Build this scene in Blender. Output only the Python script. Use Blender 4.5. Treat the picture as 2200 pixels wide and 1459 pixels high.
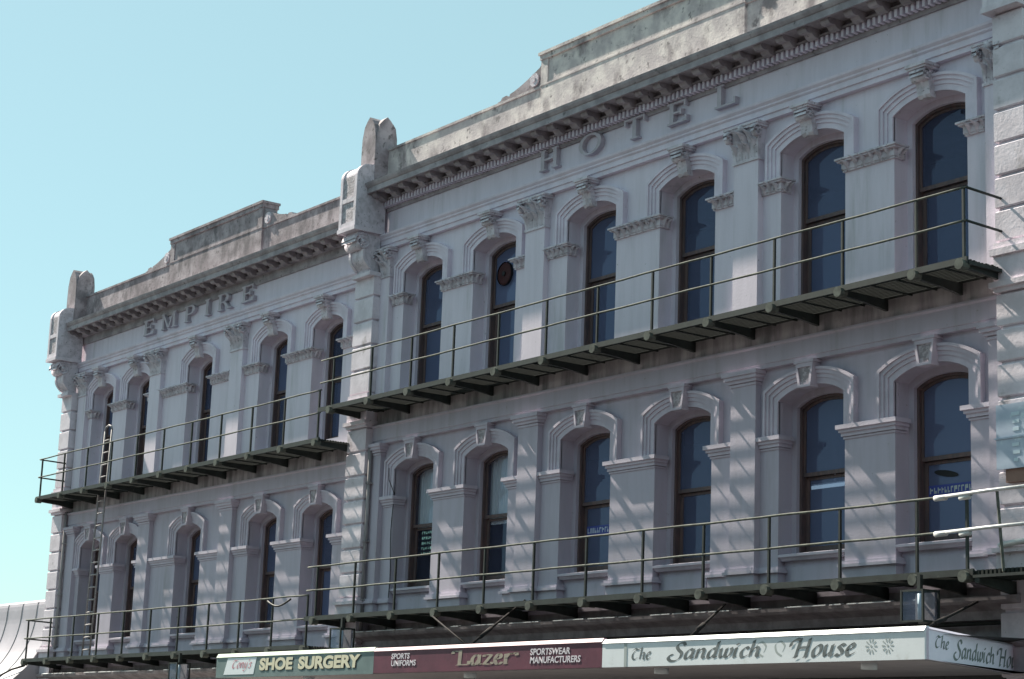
import bpy, bmesh, math, random
from math import radians, sin, cos, pi, sqrt
from mathutils import Vector, Matrix
random.seed(7)
for o in list(bpy.data.objects): bpy.data.objects.remove(o, do_unlink=True)
S = bpy.context.scene
COL = S.collection

# ------------------------------------------------------------------ camera
cam = bpy.data.cameras.new('camera'); camo = bpy.data.objects.new('camera', cam); COL.objects.link(camo)
yaw, pit, rol = -0.94678751, 0.21050919, 0.03765328
fw = Vector((sin(yaw)*cos(pit), cos(yaw)*cos(pit), sin(pit)))
rt = Vector((cos(yaw), -sin(yaw), 0)); up = rt.cross(fw)
r2 = rt*cos(rol)+up*sin(rol); u2 = -rt*sin(rol)+up*cos(rol)
camo.matrix_world = Matrix(((r2.x,u2.x,-fw.x,0),(r2.y,u2.y,-fw.y,-22.4),(r2.z,u2.z,-fw.z,1.6),(0,0,0,1)))
cam.sensor_width = 36; cam.lens = 36*4255.46/2200; cam.clip_end = 6000; cam.clip_start = .1
S.camera = camo

# ------------------------------------------------------------------ sky, sun, exposure
LIGHT = Vector((1.0, 1/7.0, -1.0)).normalized()          # direction the sunlight travels
el = math.asin(-LIGHT.z); az = math.atan2(-LIGHT.x, -LIGHT.y)
W = bpy.data.worlds.new('World'); S.world = W; W.use_nodes = True
nt = W.node_tree; nt.nodes.clear()
sky = nt.nodes.new('ShaderNodeTexSky'); sky.sky_type = 'NISHITA'; sky.sun_disc = False
sky.sun_elevation = el; sky.sun_rotation = az % (2*pi)
sky.air_density = 1.0; sky.dust_density = 0.4; sky.ozone_density = 1.0; sky.altitude = 50
mul = nt.nodes.new('ShaderNodeMix'); mul.data_type = 'RGBA'; mul.blend_type = 'MULTIPLY'
mul.inputs[0].default_value = 1; mul.inputs[7].default_value = (.72, .94, .86, 1)
bg = nt.nodes.new('ShaderNodeBackground'); bg.inputs[1].default_value = .055
wo = nt.nodes.new('ShaderNodeOutputWorld')
hz = nt.nodes.new('ShaderNodeMix'); hz.data_type = 'RGBA'; hz.inputs[0].default_value = .5
hz.inputs[7].default_value = (4.5, 6.5, 6.3, 1)             # thin even summer haze over the whole sky
nt.links.new(sky.outputs[0], mul.inputs[6]); nt.links.new(mul.outputs[2], hz.inputs[6]); nt.links.new(hz.outputs[2], bg.inputs[0]); nt.links.new(bg.outputs[0], wo.inputs[0])
sun = bpy.data.lights.new('sun', 'SUN'); sun.energy = 5.0; sun.angle = radians(.53); sun.color = (1, .93, .80)
suno = bpy.data.objects.new('sun', sun); COL.objects.link(suno)
suno.rotation_euler = LIGHT.to_track_quat('-Z', 'Y').to_euler(); suno.location = (-60, -20, 60)
S.view_settings.view_transform = 'Standard'; S.view_settings.look = 'None'
S.view_settings.gamma = 1; S.view_settings.exposure = 1.36; S.view_settings.use_curve_mapping = False

# ------------------------------------------------------------------ materials
MATS = {}
def mat(name, c1, c2=None, scale=3.0, rough=.85, stretch=(1,1,1), lo=.35, hi=.65, detail=6, bump=0.0, bscale=40,
        c3=None, s3=.6, lo3=.55, hi3=.75, st3=(1,1,1), metal=0, spec=.3, c4=None, s4=14, lo4=.6, hi4=.72):
    m = bpy.data.materials.new(name); m.use_nodes = True; t = m.node_tree; b = t.nodes['Principled BSDF']
    b.inputs['Roughness'].default_value = rough; b.inputs['Metallic'].default_value = metal
    b.inputs['Specular IOR Level'].default_value = spec
    geo = t.nodes.new('ShaderNodeNewGeometry')
    def noise(sc, st, lo, hi, det=6):
        mp = t.nodes.new('ShaderNodeMapping'); mp.inputs['Scale'].default_value = st
        t.links.new(geo.outputs['Position'], mp.inputs['Vector'])
        n = t.nodes.new('ShaderNodeTexNoise'); n.inputs['Scale'].default_value = sc; n.inputs['Detail'].default_value = det
        n.inputs['Roughness'].default_value = .62
        t.links.new(mp.outputs[0], n.inputs['Vector'])
        r = t.nodes.new('ShaderNodeMapRange'); r.inputs['From Min'].default_value = lo; r.inputs['From Max'].default_value = hi
        r.interpolation_type = 'SMOOTHSTEP'
        t.links.new(n.outputs[0], r.inputs['Value']); return r.outputs[0], n.outputs[0]
    def mix(fac, a, bcol):
        x = t.nodes.new('ShaderNodeMix'); x.data_type = 'RGBA'
        t.links.new(fac, x.inputs[0])
        if isinstance(a, tuple): x.inputs[6].default_value = (*a, 1)
        else: t.links.new(a, x.inputs[6])
        x.inputs[7].default_value = (*bcol, 1); return x.outputs[2]
    col = c1
    if c2: f, _ = noise(scale, stretch, lo, hi, detail); col = mix(f, col, c2)
    if c3: f, _ = noise(s3, st3, lo3, hi3); col = mix(f, col, c3)
    if c4: f, _ = noise(s4, (1,1,1), lo4, hi4); col = mix(f, col, c4)
    if isinstance(col, tuple): b.inputs['Base Color'].default_value = (*col, 1)
    else: t.links.new(col, b.inputs['Base Color'])
    if bump:
        _, raw = noise(bscale, (1,1,1), 0, 1, 4)
        bp = t.nodes.new('ShaderNodeBump'); bp.inputs['Strength'].default_value = bump; bp.inputs['Distance'].default_value = .02
        t.links.new(raw, bp.inputs['Height']); t.links.new(bp.outputs[0], b.inputs['Normal'])
    MATS[name] = m; return m
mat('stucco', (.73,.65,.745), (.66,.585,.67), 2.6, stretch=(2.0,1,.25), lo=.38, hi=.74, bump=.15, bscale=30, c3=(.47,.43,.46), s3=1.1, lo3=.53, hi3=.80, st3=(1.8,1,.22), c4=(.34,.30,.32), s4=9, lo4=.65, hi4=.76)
mat('stucco_shaded', (.52,.47,.555), (.465,.42,.49), 2.6, stretch=(2.0,1,.25), lo=.38, hi=.74, bump=.15, bscale=30, c3=(.36,.325,.355), s3=1.1, lo3=.53, hi3=.80, st3=(1.8,1,.22), c4=(.34,.30,.32), s4=9, lo4=.65, hi4=.76)  # stucco darkened in colour to carry the lower storey's shade
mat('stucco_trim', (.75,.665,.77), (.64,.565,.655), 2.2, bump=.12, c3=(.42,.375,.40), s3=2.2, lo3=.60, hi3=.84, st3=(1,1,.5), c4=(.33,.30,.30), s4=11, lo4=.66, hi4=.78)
mat('stucco_trim_shaded', (.60,.54,.63), (.51,.46,.535), 2.2, bump=.12, c3=(.42,.375,.40), s3=2.2, lo3=.60, hi3=.84, st3=(1,1,.5), c4=(.33,.30,.30), s4=11, lo4=.66, hi4=.78)  # trim colour darkened the same way for lower storey shade
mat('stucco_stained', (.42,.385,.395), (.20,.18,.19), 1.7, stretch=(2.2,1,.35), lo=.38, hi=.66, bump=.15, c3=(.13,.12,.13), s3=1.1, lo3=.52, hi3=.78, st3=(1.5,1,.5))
mat('letter_shade', (.56,.50,.565), (.46,.41,.46), 4, bump=.1)  # darker than the wall, edge shade put into the letter colour
mat('carved_stone', (.68,.615,.68), (.48,.43,.475), 5.5, lo=.40, hi=.68, bump=.35, bscale=26, c3=(.17,.15,.17), s3=15, lo3=.58, hi3=.70)
mat('cornice_stone', (.43,.38,.41), (.27,.235,.255), 2.6, lo=.34, hi=.66, bump=.35, bscale=24, c3=(.42,.38,.42), s3=1.4, lo3=.60, hi3=.76, st3=(1,1,.6), c4=(.13,.115,.125), s4=7, lo4=.60, hi4=.72)
mat('parapet_stone', (.68,.615,.595), (.47,.415,.425), 2.4, lo=.36, hi=.62, bump=.3, bscale=22, c3=(.24,.205,.215), s3=1.6, lo3=.49, hi3=.68, st3=(1,1,.7), c4=(.22,.195,.20), s4=6, lo4=.57, hi4=.68)
mat('parapet_stone_grey', (.41,.355,.385), (.25,.21,.23), 2.4, lo=.36, hi=.62, bump=.3, bscale=22, c3=(.15,.13,.145), s3=1.8, lo3=.47, hi3=.66, st3=(1,1,.55), c4=(.15,.13,.14), s4=8, lo4=.56, hi4=.68)
mat('quoin_stone', (.75,.675,.74), (.61,.545,.60), 2.4, bump=.25, bscale=18, c3=(.34,.30,.30), s3=2.5, lo3=.58, hi3=.78, c4=(.28,.25,.245), s4=10, lo4=.64, hi4=.74)
mat('vermiculated', (.50,.45,.49), (.32,.285,.31), 16, lo=.46, hi=.54, bump=.9, bscale=22)
mat('brown_wood', (.10,.075,.08), (.16,.10,.095), 6, stretch=(3,3,.5), rough=.55)
mat('iron_green', (.030,.037,.034), (.020,.023,.022), 7, rough=.6, spec=.4, c3=(.075,.08,.065), s3=9, lo3=.64, hi3=.75)
mat('iron_grey', (.14,.148,.13), (.08,.084,.075), 9, rough=.75, spec=.15, c3=(.17,.175,.155), s3=6, lo3=.6, hi3=.75)
mat('deck_timber', (.024,.029,.026), (.016,.019,.017), 5, stretch=(.3,4,4), rough=.85, c3=(.06,.064,.05), s3=5, lo3=.6, hi3=.78)
mat('galvanised', (.62,.62,.62), (.48,.48,.49), 8, rough=.38, spec=.5)
mat('ladder_paint', (.36,.33,.34), (.28,.255,.26), 7, rough=.6)
mat('sign_white', (.86,.89,.93), (.80,.83,.87), 2.0, rough=.45, c3=(.68,.70,.70), s3=4, lo3=.60, hi3=.8)
mat('sign_green', (.15,.20,.205), (.19,.25,.25), 2.5, rough=.5)
mat('sign_green_cap', (.58,.66,.55), (.50,.58,.50), 3, rough=.5)
mat('sign_maroon', (.16,.045,.075), (.12,.035,.06), 2.5, rough=.5, c3=(.24,.09,.12), s3=3, lo3=.6, hi3=.8)
mat('sign_pink_cap', (.50,.30,.36), (.40,.22,.28), 3, rough=.5)
mat('sign_side', (.92,.82,.96), (.87,.78,.92), 4, rough=.5)
mat('letter_cream', (.80,.74,.56), (.74,.67,.50), 8, rough=.5)
mat('letter_dark', (.13,.145,.15), (.24,.26,.27), 9, rough=.5, lo=.4, hi=.7)
mat('letter_faint', (.44,.48,.48), (.42,.46,.46), 9, rough=.5)
mat('letter_white', (.78,.72,.78), rough=.5)
mat('letter_gold', (.42,.36,.29), (.34,.28,.24), 8, rough=.5)
mat('letter_red', (.60,.22,.28), (.70,.40,.44), 9, rough=.5)
mat('soffit_paint', (.52,.46,.48), (.45,.40,.42), 1.5, rough=.7, c3=(.30,.27,.28), s3=2, lo3=.6, hi3=.8)
mat('tin_roof', (.36,.36,.36), (.28,.28,.285), 2, rough=.5)
mat('awning_roof', (.085,.08,.085), (.06,.057,.06), 2, rough=.8)
mat('dark_timber', (.34,.30,.32), (.22,.19,.205), 4, rough=.8)
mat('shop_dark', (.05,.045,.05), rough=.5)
mat('interior', (.16,.15,.16), (.13,.12,.13), 2)
mat('curtain', (.88,.87,.90), (.74,.74,.80), 5, stretch=(8,8,.3))
mat('dark_red', (.05,.012,.014), rough=.7)
mat('blue_sign', (.42,.48,.60), (.48,.55,.66), 3, rough=.4, c3=(.62,.72,.78), s3=5, lo3=.60, hi3=.72)
mat('blue_banner', (.05,.07,.30), rough=.5)
mat('light_text', (.55,.66,.74), rough=.5)
mat('green_text', (.45,.70,.62), rough=.5)
mat('black_rubber', (.015,.015,.018), rough=.6)
mat('roof_metal', (.42,.385,.43), (.37,.34,.38), 1.2, rough=.5, spec=.4, c3=(.36,.34,.36), s3=1.5, lo3=.58, hi3=.8, st3=(1,1,.4))
mat('slate_blue', (.16,.19,.26), (.13,.155,.22), 2)
mat('tie_iron', (.02,.02,.022), (.035,.03,.03), 8, rough=.9, spec=.1)
mat('asphalt', (.048,.048,.049), (.04,.04,.041), 3, bump=.3)
mat('paving', (.30,.29,.28), (.25,.24,.235), 2.5)
mat('kerb_stone', (.34,.33,.32), (.28,.27,.26), 3)
mat('line_paint', (.72,.72,.70), (.60,.60,.58), 7)
mat('brick_side', (.27,.17,.14), (.22,.13,.11), 3)
mat('blocker_dark', (.085,.06,.055), (.06,.045,.042), 3)  # near black so the added light blockers return little light
def glass(name, tint, film=.6):
    m = bpy.data.materials.new(name); m.use_nodes = True; t = m.node_tree; t.nodes.clear()
    o = t.nodes.new('ShaderNodeOutputMaterial'); mx = t.nodes.new('ShaderNodeMixShader')
    tr = t.nodes.new('ShaderNodeBsdfTransparent'); tr.inputs[0].default_value = (*tint, 1)
    gl = t.nodes.new('ShaderNodeBsdfGlossy'); gl.inputs['Roughness'].default_value = .02
    geo = t.nodes.new('ShaderNodeNewGeometry'); nz = t.nodes.new('ShaderNodeTexNoise'); nz.inputs['Scale'].default_value = 2.2
    nz.inputs['Detail'].default_value = 1; bp = t.nodes.new('ShaderNodeBump')
    bp.inputs['Strength'].default_value = .06; bp.inputs['Distance'].default_value = .02
    t.links.new(geo.outputs['Position'], nz.inputs['Vector']); t.links.new(nz.outputs[0], bp.inputs['Height']); t.links.new(bp.outputs[0], gl.inputs['Normal'])
    lw = t.nodes.new('ShaderNodeLayerWeight'); lw.inputs[0].default_value = .5
    pw = t.nodes.new('ShaderNodeMath'); pw.operation = 'POWER'; pw.inputs[1].default_value = 3.4
    ma = t.nodes.new('ShaderNodeMath'); ma.operation = 'MULTIPLY_ADD'; ma.inputs[1].default_value = .34; ma.inputs[2].default_value = .03; ma.use_clamp = True
    gl.inputs[0].default_value = (.62, .70, 1, 1)
    t.links.new(lw.outputs['Facing'], pw.inputs[0]); t.links.new(pw.outputs[0], ma.inputs[0]); t.links.new(ma.outputs[0], mx.inputs[0])
    df = t.nodes.new('ShaderNodeBsdfDiffuse'); df.inputs[0].default_value = (.145,.17,.29,1)
    m2 = t.nodes.new('ShaderNodeMixShader'); oi = t.nodes.new('ShaderNodeObjectInfo')
    rr = t.nodes.new('ShaderNodeMapRange'); rr.inputs['To Min'].default_value = film*.5; rr.inputs['To Max'].default_value = film*1.4
    t.links.new(oi.outputs['Random'], rr.inputs['Value']); t.links.new(rr.outputs[0], m2.inputs[0])
    t.links.new(tr.outputs[0], m2.inputs[1]); t.links.new(df.outputs[0], m2.inputs[2]); t.links.new(m2.outputs[0], mx.inputs[1])
    t.links.new(gl.outputs[0], mx.inputs[2]); t.links.new(mx.outputs[0], o.inputs[0])
    MATS[name] = m
glass('window_glass', (.62,.68,.86)); glass('clear_glass', (.8,.84,.86), .12)
m = bpy.data.materials.new('lamp_glow'); m.use_nodes = True
b = m.node_tree.nodes['Principled BSDF']; b.inputs['Base Color'].default_value = (.8,.85,.85,1)
b.inputs['Emission Color'].default_value = (.7,.95,1,1); b.inputs['Emission Strength'].default_value = .5; MATS['lamp_glow'] = m

# ------------------------------------------------------------------ mesh helpers
class MB:
    def __init__(s): s.v = []; s.f = []
    def quad(s, *p): n = len(s.v); s.v += [tuple(q) for q in p]; s.f.append(tuple(range(n, n+len(p)))); return s
    def box(s, x0, x1, y0, y1, z0, z1):
        n = len(s.v)
        s.v += [(x0,y0,z0),(x1,y0,z0),(x1,y1,z0),(x0,y1,z0),(x0,y0,z1),(x1,y0,z1),(x1,y1,z1),(x0,y1,z1)]
        s.f += [tuple(n+i for i in q) for q in ((0,3,2,1),(4,5,6,7),(0,1,5,4),(1,2,6,5),(2,3,7,6),(3,0,4,7))]; return s
    def loft(s, a, b, caps=True):
        n = len(s.v); k = len(a); s.v += [tuple(p) for p in a]+[tuple(p) for p in b]
        for i in range(k): j = (i+1) % k; s.f.append((n+i, n+j, n+k+j, n+k+i))
        if caps: s.f.append(tuple(range(n+k-1, n-1, -1))); s.f.append(tuple(range(n+k, n+2*k)))
        return s
    def px(s, prof, x0, x1): return s.loft([(x0,y,z) for y,z in prof], [(x1,y,z) for y,z in prof])
    def py(s, prof, y0, y1): return s.loft([(x,y0,z) for x,z in prof], [(x,y1,z) for x,z in prof])
    def pz(s, prof, z0, z1): return s.loft([(x,y,z0) for x,y in prof], [(x,y,z1) for x,y in prof])
    def tube(s, pts, r, n=8, caps=True):
        pts = [Vector(p) for p in pts]; rings = []
        for i, p in enumerate(pts):
            t = (pts[min(i+1, len(pts)-1)]-pts[max(i-1, 0)]).normalized()
            a = Vector((0,0,1)) if abs(t.z) < .9 else Vector((1,0,0))
            u = t.cross(a).normalized(); w = t.cross(u); rr = r[i] if isinstance(r, (list, tuple)) else r
            rings.append([p+u*rr*cos(2*pi*k/n)+w*rr*sin(2*pi*k/n) for k in range(n)])
        b0 = len(s.v)
        for rg in rings: s.v += [tuple(q) for q in rg]
        for i in range(len(rings)-1):
            for k in range(n): j = (k+1) % n; s.f.append((b0+i*n+k, b0+i*n+j, b0+(i+1)*n+j, b0+(i+1)*n+k))
        if caps: s.f.append(tuple(range(b0+n-1, b0-1, -1))); e = b0+(len(rings)-1)*n; s.f.append(tuple(range(e, e+n)))
        return s
    def grid(s, fn, nu, nv):
        n = len(s.v)
        for j in range(nv+1):
            for i in range(nu+1): s.v.append(tuple(fn(i/nu, j/nv)))
        for j in range(nv):
            for i in range(nu): a = n+j*(nu+1)+i; s.f.append((a, a+1, a+nu+2, a+nu+1))
        return s
    def mesh(s, name, m, smooth=False):
        me = bpy.data.meshes.new(name); me.from_pydata(s.v, [], s.f)
        bm = bmesh.new(); bm.from_mesh(me); bmesh.ops.recalc_face_normals(bm, faces=bm.faces); bm.to_mesh(me); bm.free()
        me.materials.append(MATS[m])
        if smooth: me.polygons.foreach_set('use_smooth', [True]*len(me.polygons))
        return me
def put(name, me, parent=None, loc=None, rotz=None, scale=None):
    o = bpy.data.objects.new(name, me); COL.objects.link(o)
    if parent: o.parent = parent
    if loc: o.location = loc
    if rotz: o.rotation_euler = (0,0,rotz)
    if scale: o.scale = scale
    if name == 'leaf':
        o.scale = tuple(v*random.uniform(.90,1.10) for v in o.scale); o.rotation_euler = (random.uniform(-.06,.06), random.uniform(-.07,.07), o.rotation_euler[2])
    return o
def part(name, mb, m, parent=None, smooth=False): return put(name, mb.mesh(name, m, smooth), parent)
def thing(name, label, cat, loc=(0,0,0), rotz=0, group=None):
    o = bpy.data.objects.new(name, None); COL.objects.link(o); o.location = loc; o.rotation_euler = (0,0,rotz)
    o.empty_display_size = .2; o['label'] = label; o['category'] = cat
    if group: o['group'] = group
    return o
def struct(name, mb, m): o = part(name, mb, m); o['kind'] = 'structure'; return o

# ------------------------------------------------------------------ ground
struct('road', MB().quad((-900,-900,0),(900,-900,0),(900,900,0),(-900,900,0)), 'asphalt')
pv = MB(); pv.box(-120,-14.4,-3.45,8,-.1,.15); struct('pavement', pv, 'paving')
kb = MB(); kb.px([(-3.60,-.1),(-3.60,.13),(-3.57,.155),(-3.45,.155),(-3.45,-.1)], -120, -14.4); struct('kerb', kb, 'kerb_stone')
ln = MB()
for i in range(30): ln.quad((-110+i*5,-11.05,.006),(-107+i*5,-11.05,.006),(-107+i*5,-10.93,.006),(-110+i*5,-10.93,.006))
struct('road_marking', ln, 'line_paint')

# ------------------------------------------------------------------ shared carved pieces
def leaf_mb(w, h, curl, ridge=.03, th=.035, out=.0):
    def fr(u, v):
        u = u*2-1; wd = w*.5*(.55+.5*sin(pi*min(1, v*.85+.1)))*(1 if v < .8 else max(.25, 1-(v-.8)*3.2))
        lobes = 1+.16*cos(v*22)
        z = h*(v if v < .82 else .82+(v-.82)*.35); y = -out-curl*v**2.6-ridge*(1-abs(u))*(.4+v) + .03*abs(u)
        return (u*wd*lobes, y, z)
    mb = MB(); mb.grid(fr, 4, 9); n0 = len(mb.v)
    front = list(mb.v); nu, nv = 4, 9
    mb.v += [(x*.9, y+th, z) for x, y, z in front]
    for j in range(nv):
        for i in range(nu): a = n0+j*(nu+1)+i; mb.f.append((a, a+nu+1, a+nu+2, a+1))
    bd = [i for i in range(nu+1)]+[nu+(nu+1)*j for j in range(1, nv+1)]+[nv*(nu+1)+i for i in range(nu-1, -1, -1)]+[(nu+1)*j for j in range(nv-1, 0, -1)]
    for a, b_ in zip(bd, bd[1:]+bd[:1]): mb.f.append((a, n0+a, n0+b_, b_))
    return mb
def volute_mb(r, w):
    mb = MB(); pts = []; N = 26
    for i in range(N):
        a = i/N*4.2*pi; q = r*(1-.78*i/N); pts.append((0, -q*cos(a), q*sin(a)))
    n = len(mb.v)
    for i, p in enumerate(pts):
        t = .018+.016*(1-i/N)
        mb.v += [(-w/2, p[1], p[2]-t), (w/2, p[1], p[2]-t), (w/2, p[1], p[2]+t), (-w/2, p[1], p[2]+t)]
    for i in range(N-1):
        for k in range(4): j = (k+1) % 4; mb.f.append((n+4*i+k, n+4*i+j, n+4*i+4+j, n+4*i+4+k))
    mb.tube([(-w/2-.012, 0, 0), (w/2+.012, 0, 0)], r*.24, 10)
    return mb
LEAF_S = leaf_mb(.17, .20, .085, .028).mesh('leaf', 'carved_stone', True)
LEAF_M = leaf_mb(.24, .34, .13, .035).mesh('leaf', 'carved_stone', True)
LEAF_L = leaf_mb(.25, .50, .20, .04).mesh('leaf', 'carved_stone', True)
VOL = volute_mb(.10, .10).mesh('volute', 'carved_stone', True)
KVOL = volute_mb(.095, .30).mesh('scroll', 'carved_stone', True)
BVOL = volute_mb(.20, .62).mesh('scroll', 'carved_stone', True)
mdm = MB(); mdm.px([(-.13,-.01),(-.17,-.06),(-.23,-.08),(-.30,-.06),(-.36,-.005),(-.41,-.02),(-.47,-.012),(-.51,.025),(-.52,.06),(-.52,.10),(-.13,.10)], -.095, .095)
MODIL = mdm.mesh('modillion', 'cornice_stone')
MODIL_S = MODIL
DENT = MB().box(-.030,.030,-.185,-.05,0,.128).mesh('dentil', 'stucco_trim')

# ------------------------------------------------------------------ arch helpers
def archz(u, rise): return rise*(1-abs(u)**2.4)
NA = 16
def arch_pts(cx, hw, spring, rise, n=NA): return [(cx+hw*(2*i/n-1), spring+archz(2*i/n-1, rise)) for i in range(n+1)]
def off(sp, ri, d): return sp+.65*d, ri+.30*d          # arch offset outwards by d

def wall_panel(mb, x0, x1, z0, z1, wins, hw, zb, spring, rise):
    """front face at y=0 with arched openings, stepped reveals"""
    xs = [x0]
    for cx in wins: xs += [cx-hw, cx+hw]
    xs.append(x1)
    for i in range(0, len(xs), 2): mb.quad((xs[i],0,z0),(xs[i+1],0,z0),(xs[i+1],0,z1),(xs[i],0,z1))
    for cx in wins:
        if zb > z0: mb.quad((cx-hw,0,z0),(cx+hw,0,z0),(cx+hw,0,zb),(cx-hw,0,zb))
        def ring(d): s_, r_ = off(spring, rise, -d); return [(cx-hw+d, zb)]+arch_pts(cx, hw-d, s_, r_)+[(cx+hw-d, zb)]
        A = ring(0); B = ring(.11)
        for i in range(1, NA+1): mb.quad((A[i][0],0,A[i][1]),(A[i+1][0],0,A[i+1][1]),(A[i+1][0],0,z1),(A[i][0],0,z1))
        for i in range(len(A)-1):
            a, b_, c, d = A[i], A[i+1], B[i], B[i+1]
            mb.quad((a[0],0,a[1]),(b_[0],0,b_[1]),(b_[0],.30,b_[1]),(a[0],.30,a[1]))
            mb.quad((a[0],.30,a[1]),(b_[0],.30,b_[1]),(d[0],.30,d[1]),(c[0],.30,c[1]))
            mb.quad((c[0],.30,c[1]),(d[0],.30,d[1]),(d[0],.56,d[1]),(c[0],.56,c[1]))
        mb.quad((cx-hw,0,zb),(cx+hw,0,zb),(cx+hw,.56,zb),(cx-hw,.56,zb))

def ring_prism(mb, A, B, y0, y1):
    """solid between two open outlines A (outer) and B (inner), y0..y1"""
    n = len(A)
    for i in range(n-1):
        a, b_, c, d = A[i], A[i+1], B[i], B[i+1]
        mb.quad((a[0],y0,a[1]),(b_[0],y0,b_[1]),(d[0],y0,d[1]),(c[0],y0,c[1]))
        mb.quad((a[0],y1,a[1]),(c[0],y1,c[1]),(d[0],y1,d[1]),(b_[0],y1,b_[1]))
        mb.quad((a[0],y0,a[1]),(a[0],y1,a[1]),(b_[0],y1,b_[1]),(b_[0],y0,b_[1]))
        mb.quad((c[0],y0,c[1]),(d[0],y0,d[1]),(d[0],y1,d[1]),(c[0],y1,c[1]))
    for i in (0, n-1):
        a, c = A[i], B[i]; mb.quad((a[0],y0,a[1]),(c[0],y0,c[1]),(c[0],y1,c[1]),(a[0],y1,a[1]))
    return mb

def archivolt(cx, hw, zi, spring, rise):
    mb = MB()
    # profile steps: (inner offset, outer offset, proud)
    for d0, d1, p in ((-.0,.10,.035),(.10,.17,.055),(.17,.235,.08),(.235,.285,.105)):
        def path(d): s_, r_ = off(spring, rise, d); return [(cx-hw-d, zi)]+arch_pts(cx, hw+d, s_, r_)+[(cx+hw+d, zi)]
        ring_prism(mb, path(d1), path(d0), -p, .05 if d0 > 0 else .02)
    return mb

def window_unit(B, cx, hw, zb, zm, spring, rise, pane='window_glass', opened=0):
    d = .112; s0, r0 = off(spring, rise, -d); h0 = hw-d; zb = zb+.002
    def path(dd, z0): s_, r_ = off(s0, r0, -dd); return [(cx-h0+dd, z0)]+arch_pts(cx, h0-dd, s_, r_)+[(cx+h0-dd, z0)]
    fr = MB(); ring_prism(fr, path(0, zb), path(.045, zb), .37, .53)
    fr.box(cx-h0+.046, cx+h0-.046, .38, .54, zb, zb+.07)
    w = part('window', fr, 'brown_wood', B)
    us = MB(); ring_prism(us, path(.046, zm-.035), path(.090, zm-.035), .415, .455)
    us.box(cx-h0+.091, cx+h0-.091, .413, .457, zm-.035, zm+.03)
    part('upper_sash', us, 'brown_wood', w)
    zl = zm-.04+opened
    ls = MB(); x0, x1 = cx-h0+.047, cx+h0-.047
    ls.box(x0, x0+.075, .475, .515, zb+.072+opened, zl); ls.box(x1-.075, x1, .475, .515, zb+.072+opened, zl)
    ls.box(x0+.076, x1-.076, .477, .513, zl-.05, zl); ls.box(x0+.076, x1-.076, .477, .513, zb+.072+opened, zb+.16+opened)
    part('lower_sash', ls, 'brown_wood', w)
    g = MB(); P = path(.09, zm+.02); g.quad(*[(x, .435, z) for x, z in P]); part('pane', g, pane, w)
    g = MB(); g.quad((x0+.06,.495,zb+.15+opened),(x1-.06,.495,zb+.15+opened),(x1-.06,.495,zl-.04),(x0+.06,.495,zl-.04)); part('pane', g, pane, w)
    return w

def layers(mb, x0, x1, spec, yin=.2, wl=True, wr=True):
    """stacked mouldings wrapping a pier: spec = (z0,z1,proud)"""
    for z0, z1, p in spec:
        mb.box(x0-(p if wl else -.003), x1+(p if wr else -.003), -p, yin, z0, z1)
    return mb

# ------------------------------------------------------------------ raised letters (serif capitals)
def rect(x0, x1, z0, z1): return [(x0,z0),(x1,z0),(x1,z1),(x0,z1)]
def arc(cx, cz, rx0, rz0, rx1, rz1, a0, a1, n):
    out = []
    for i in range(n):
        p, q = a0+(a1-a0)*i/n, a0+(a1-a0)*(i+1)/n
        out.append([(cx+rx0*cos(p),cz+rz0*sin(p)),(cx+rx0*cos(q),cz+rz0*sin(q)),(cx+rx1*cos(q),cz+rz1*sin(q)),(cx+rx1*cos(p),cz+rz1*sin(p))])
    return out
def stem(x, w=.17): return [rect(x,x+w,.07,.93), rect(x-.08,x+w+.08,0,.07), rect(x-.08,x+w+.08,.93,1)]
GL = {
 'H': (1.0, stem(.1)+stem(.73)+[rect(.27,.73,.46,.55)]),
 'O': (1.1, arc(.55,.5,.55,.51,.37,.42,0,2*pi,24)),
 'T': (.95, [rect(.39,.56,.07,.90),rect(.29,.66,0,.07),rect(0,.95,.90,1),rect(0,.07,.70,.90),rect(.88,.95,.70,.90)]),
 'E': (.85, [rect(.1,.27,0.10,.90),rect(0,.80,.90,1),rect(0,.85,0,.10),rect(.27,.55,.46,.55),rect(.55,.62,.38,.63),rect(.73,.80,.72,.90),rect(.78,.85,.10,.28)]),
 'L': (.85, [rect(.1,.27,.10,.93),rect(0,.36,.93,1),rect(0,.85,0,.10),rect(.78,.85,.10,.30)]),
 'M': (1.15, [rect(.08,.2,.07,.93),rect(0,.28,0,.07),rect(.9,1.07,.07,.93),rect(.82,1.15,0,.07),rect(0,.2,.93,1),rect(.9,1.15,.93,1),
              [(.2,.98),(.2,.72),(.50,.05),(.60,.05),(.60,.12)],[(.9,.98),(.60,.28),(.60,.05),(.62,.05),(.9,.78)]]),
 'P': (.85, stem(.1)+[rect(.27,.45,.92,1),rect(.27,.45,.42,.50)]+arc(.45,.71,.36,.29,.19,.21,-pi/2,pi/2,10)),
 'I': (.36, stem(.1)),
 'R': (.98, stem(.1)+[rect(.27,.45,.92,1),rect(.27,.45,.44,.52)]+arc(.45,.72,.35,.28,.18,.20,-pi/2,pi/2,10)+[[(.42,.44),(.60,.44),(.86,.07),(.70,.03)],rect(.70,.98,0,.07)]),
}
def raised_letter(B, ch, xc, z0, h, wfac=1.0, d=.10):
    w, polys = GL[ch]; mb = MB(); sx = h*wfac
    for i, p in enumerate(polys): mb.py([(xc+(x-w/2)*sx, z0+z*h) for x, z in p], -d-.0004*i, .01)
    part('letter', mb, 'letter_shade', B)

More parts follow.
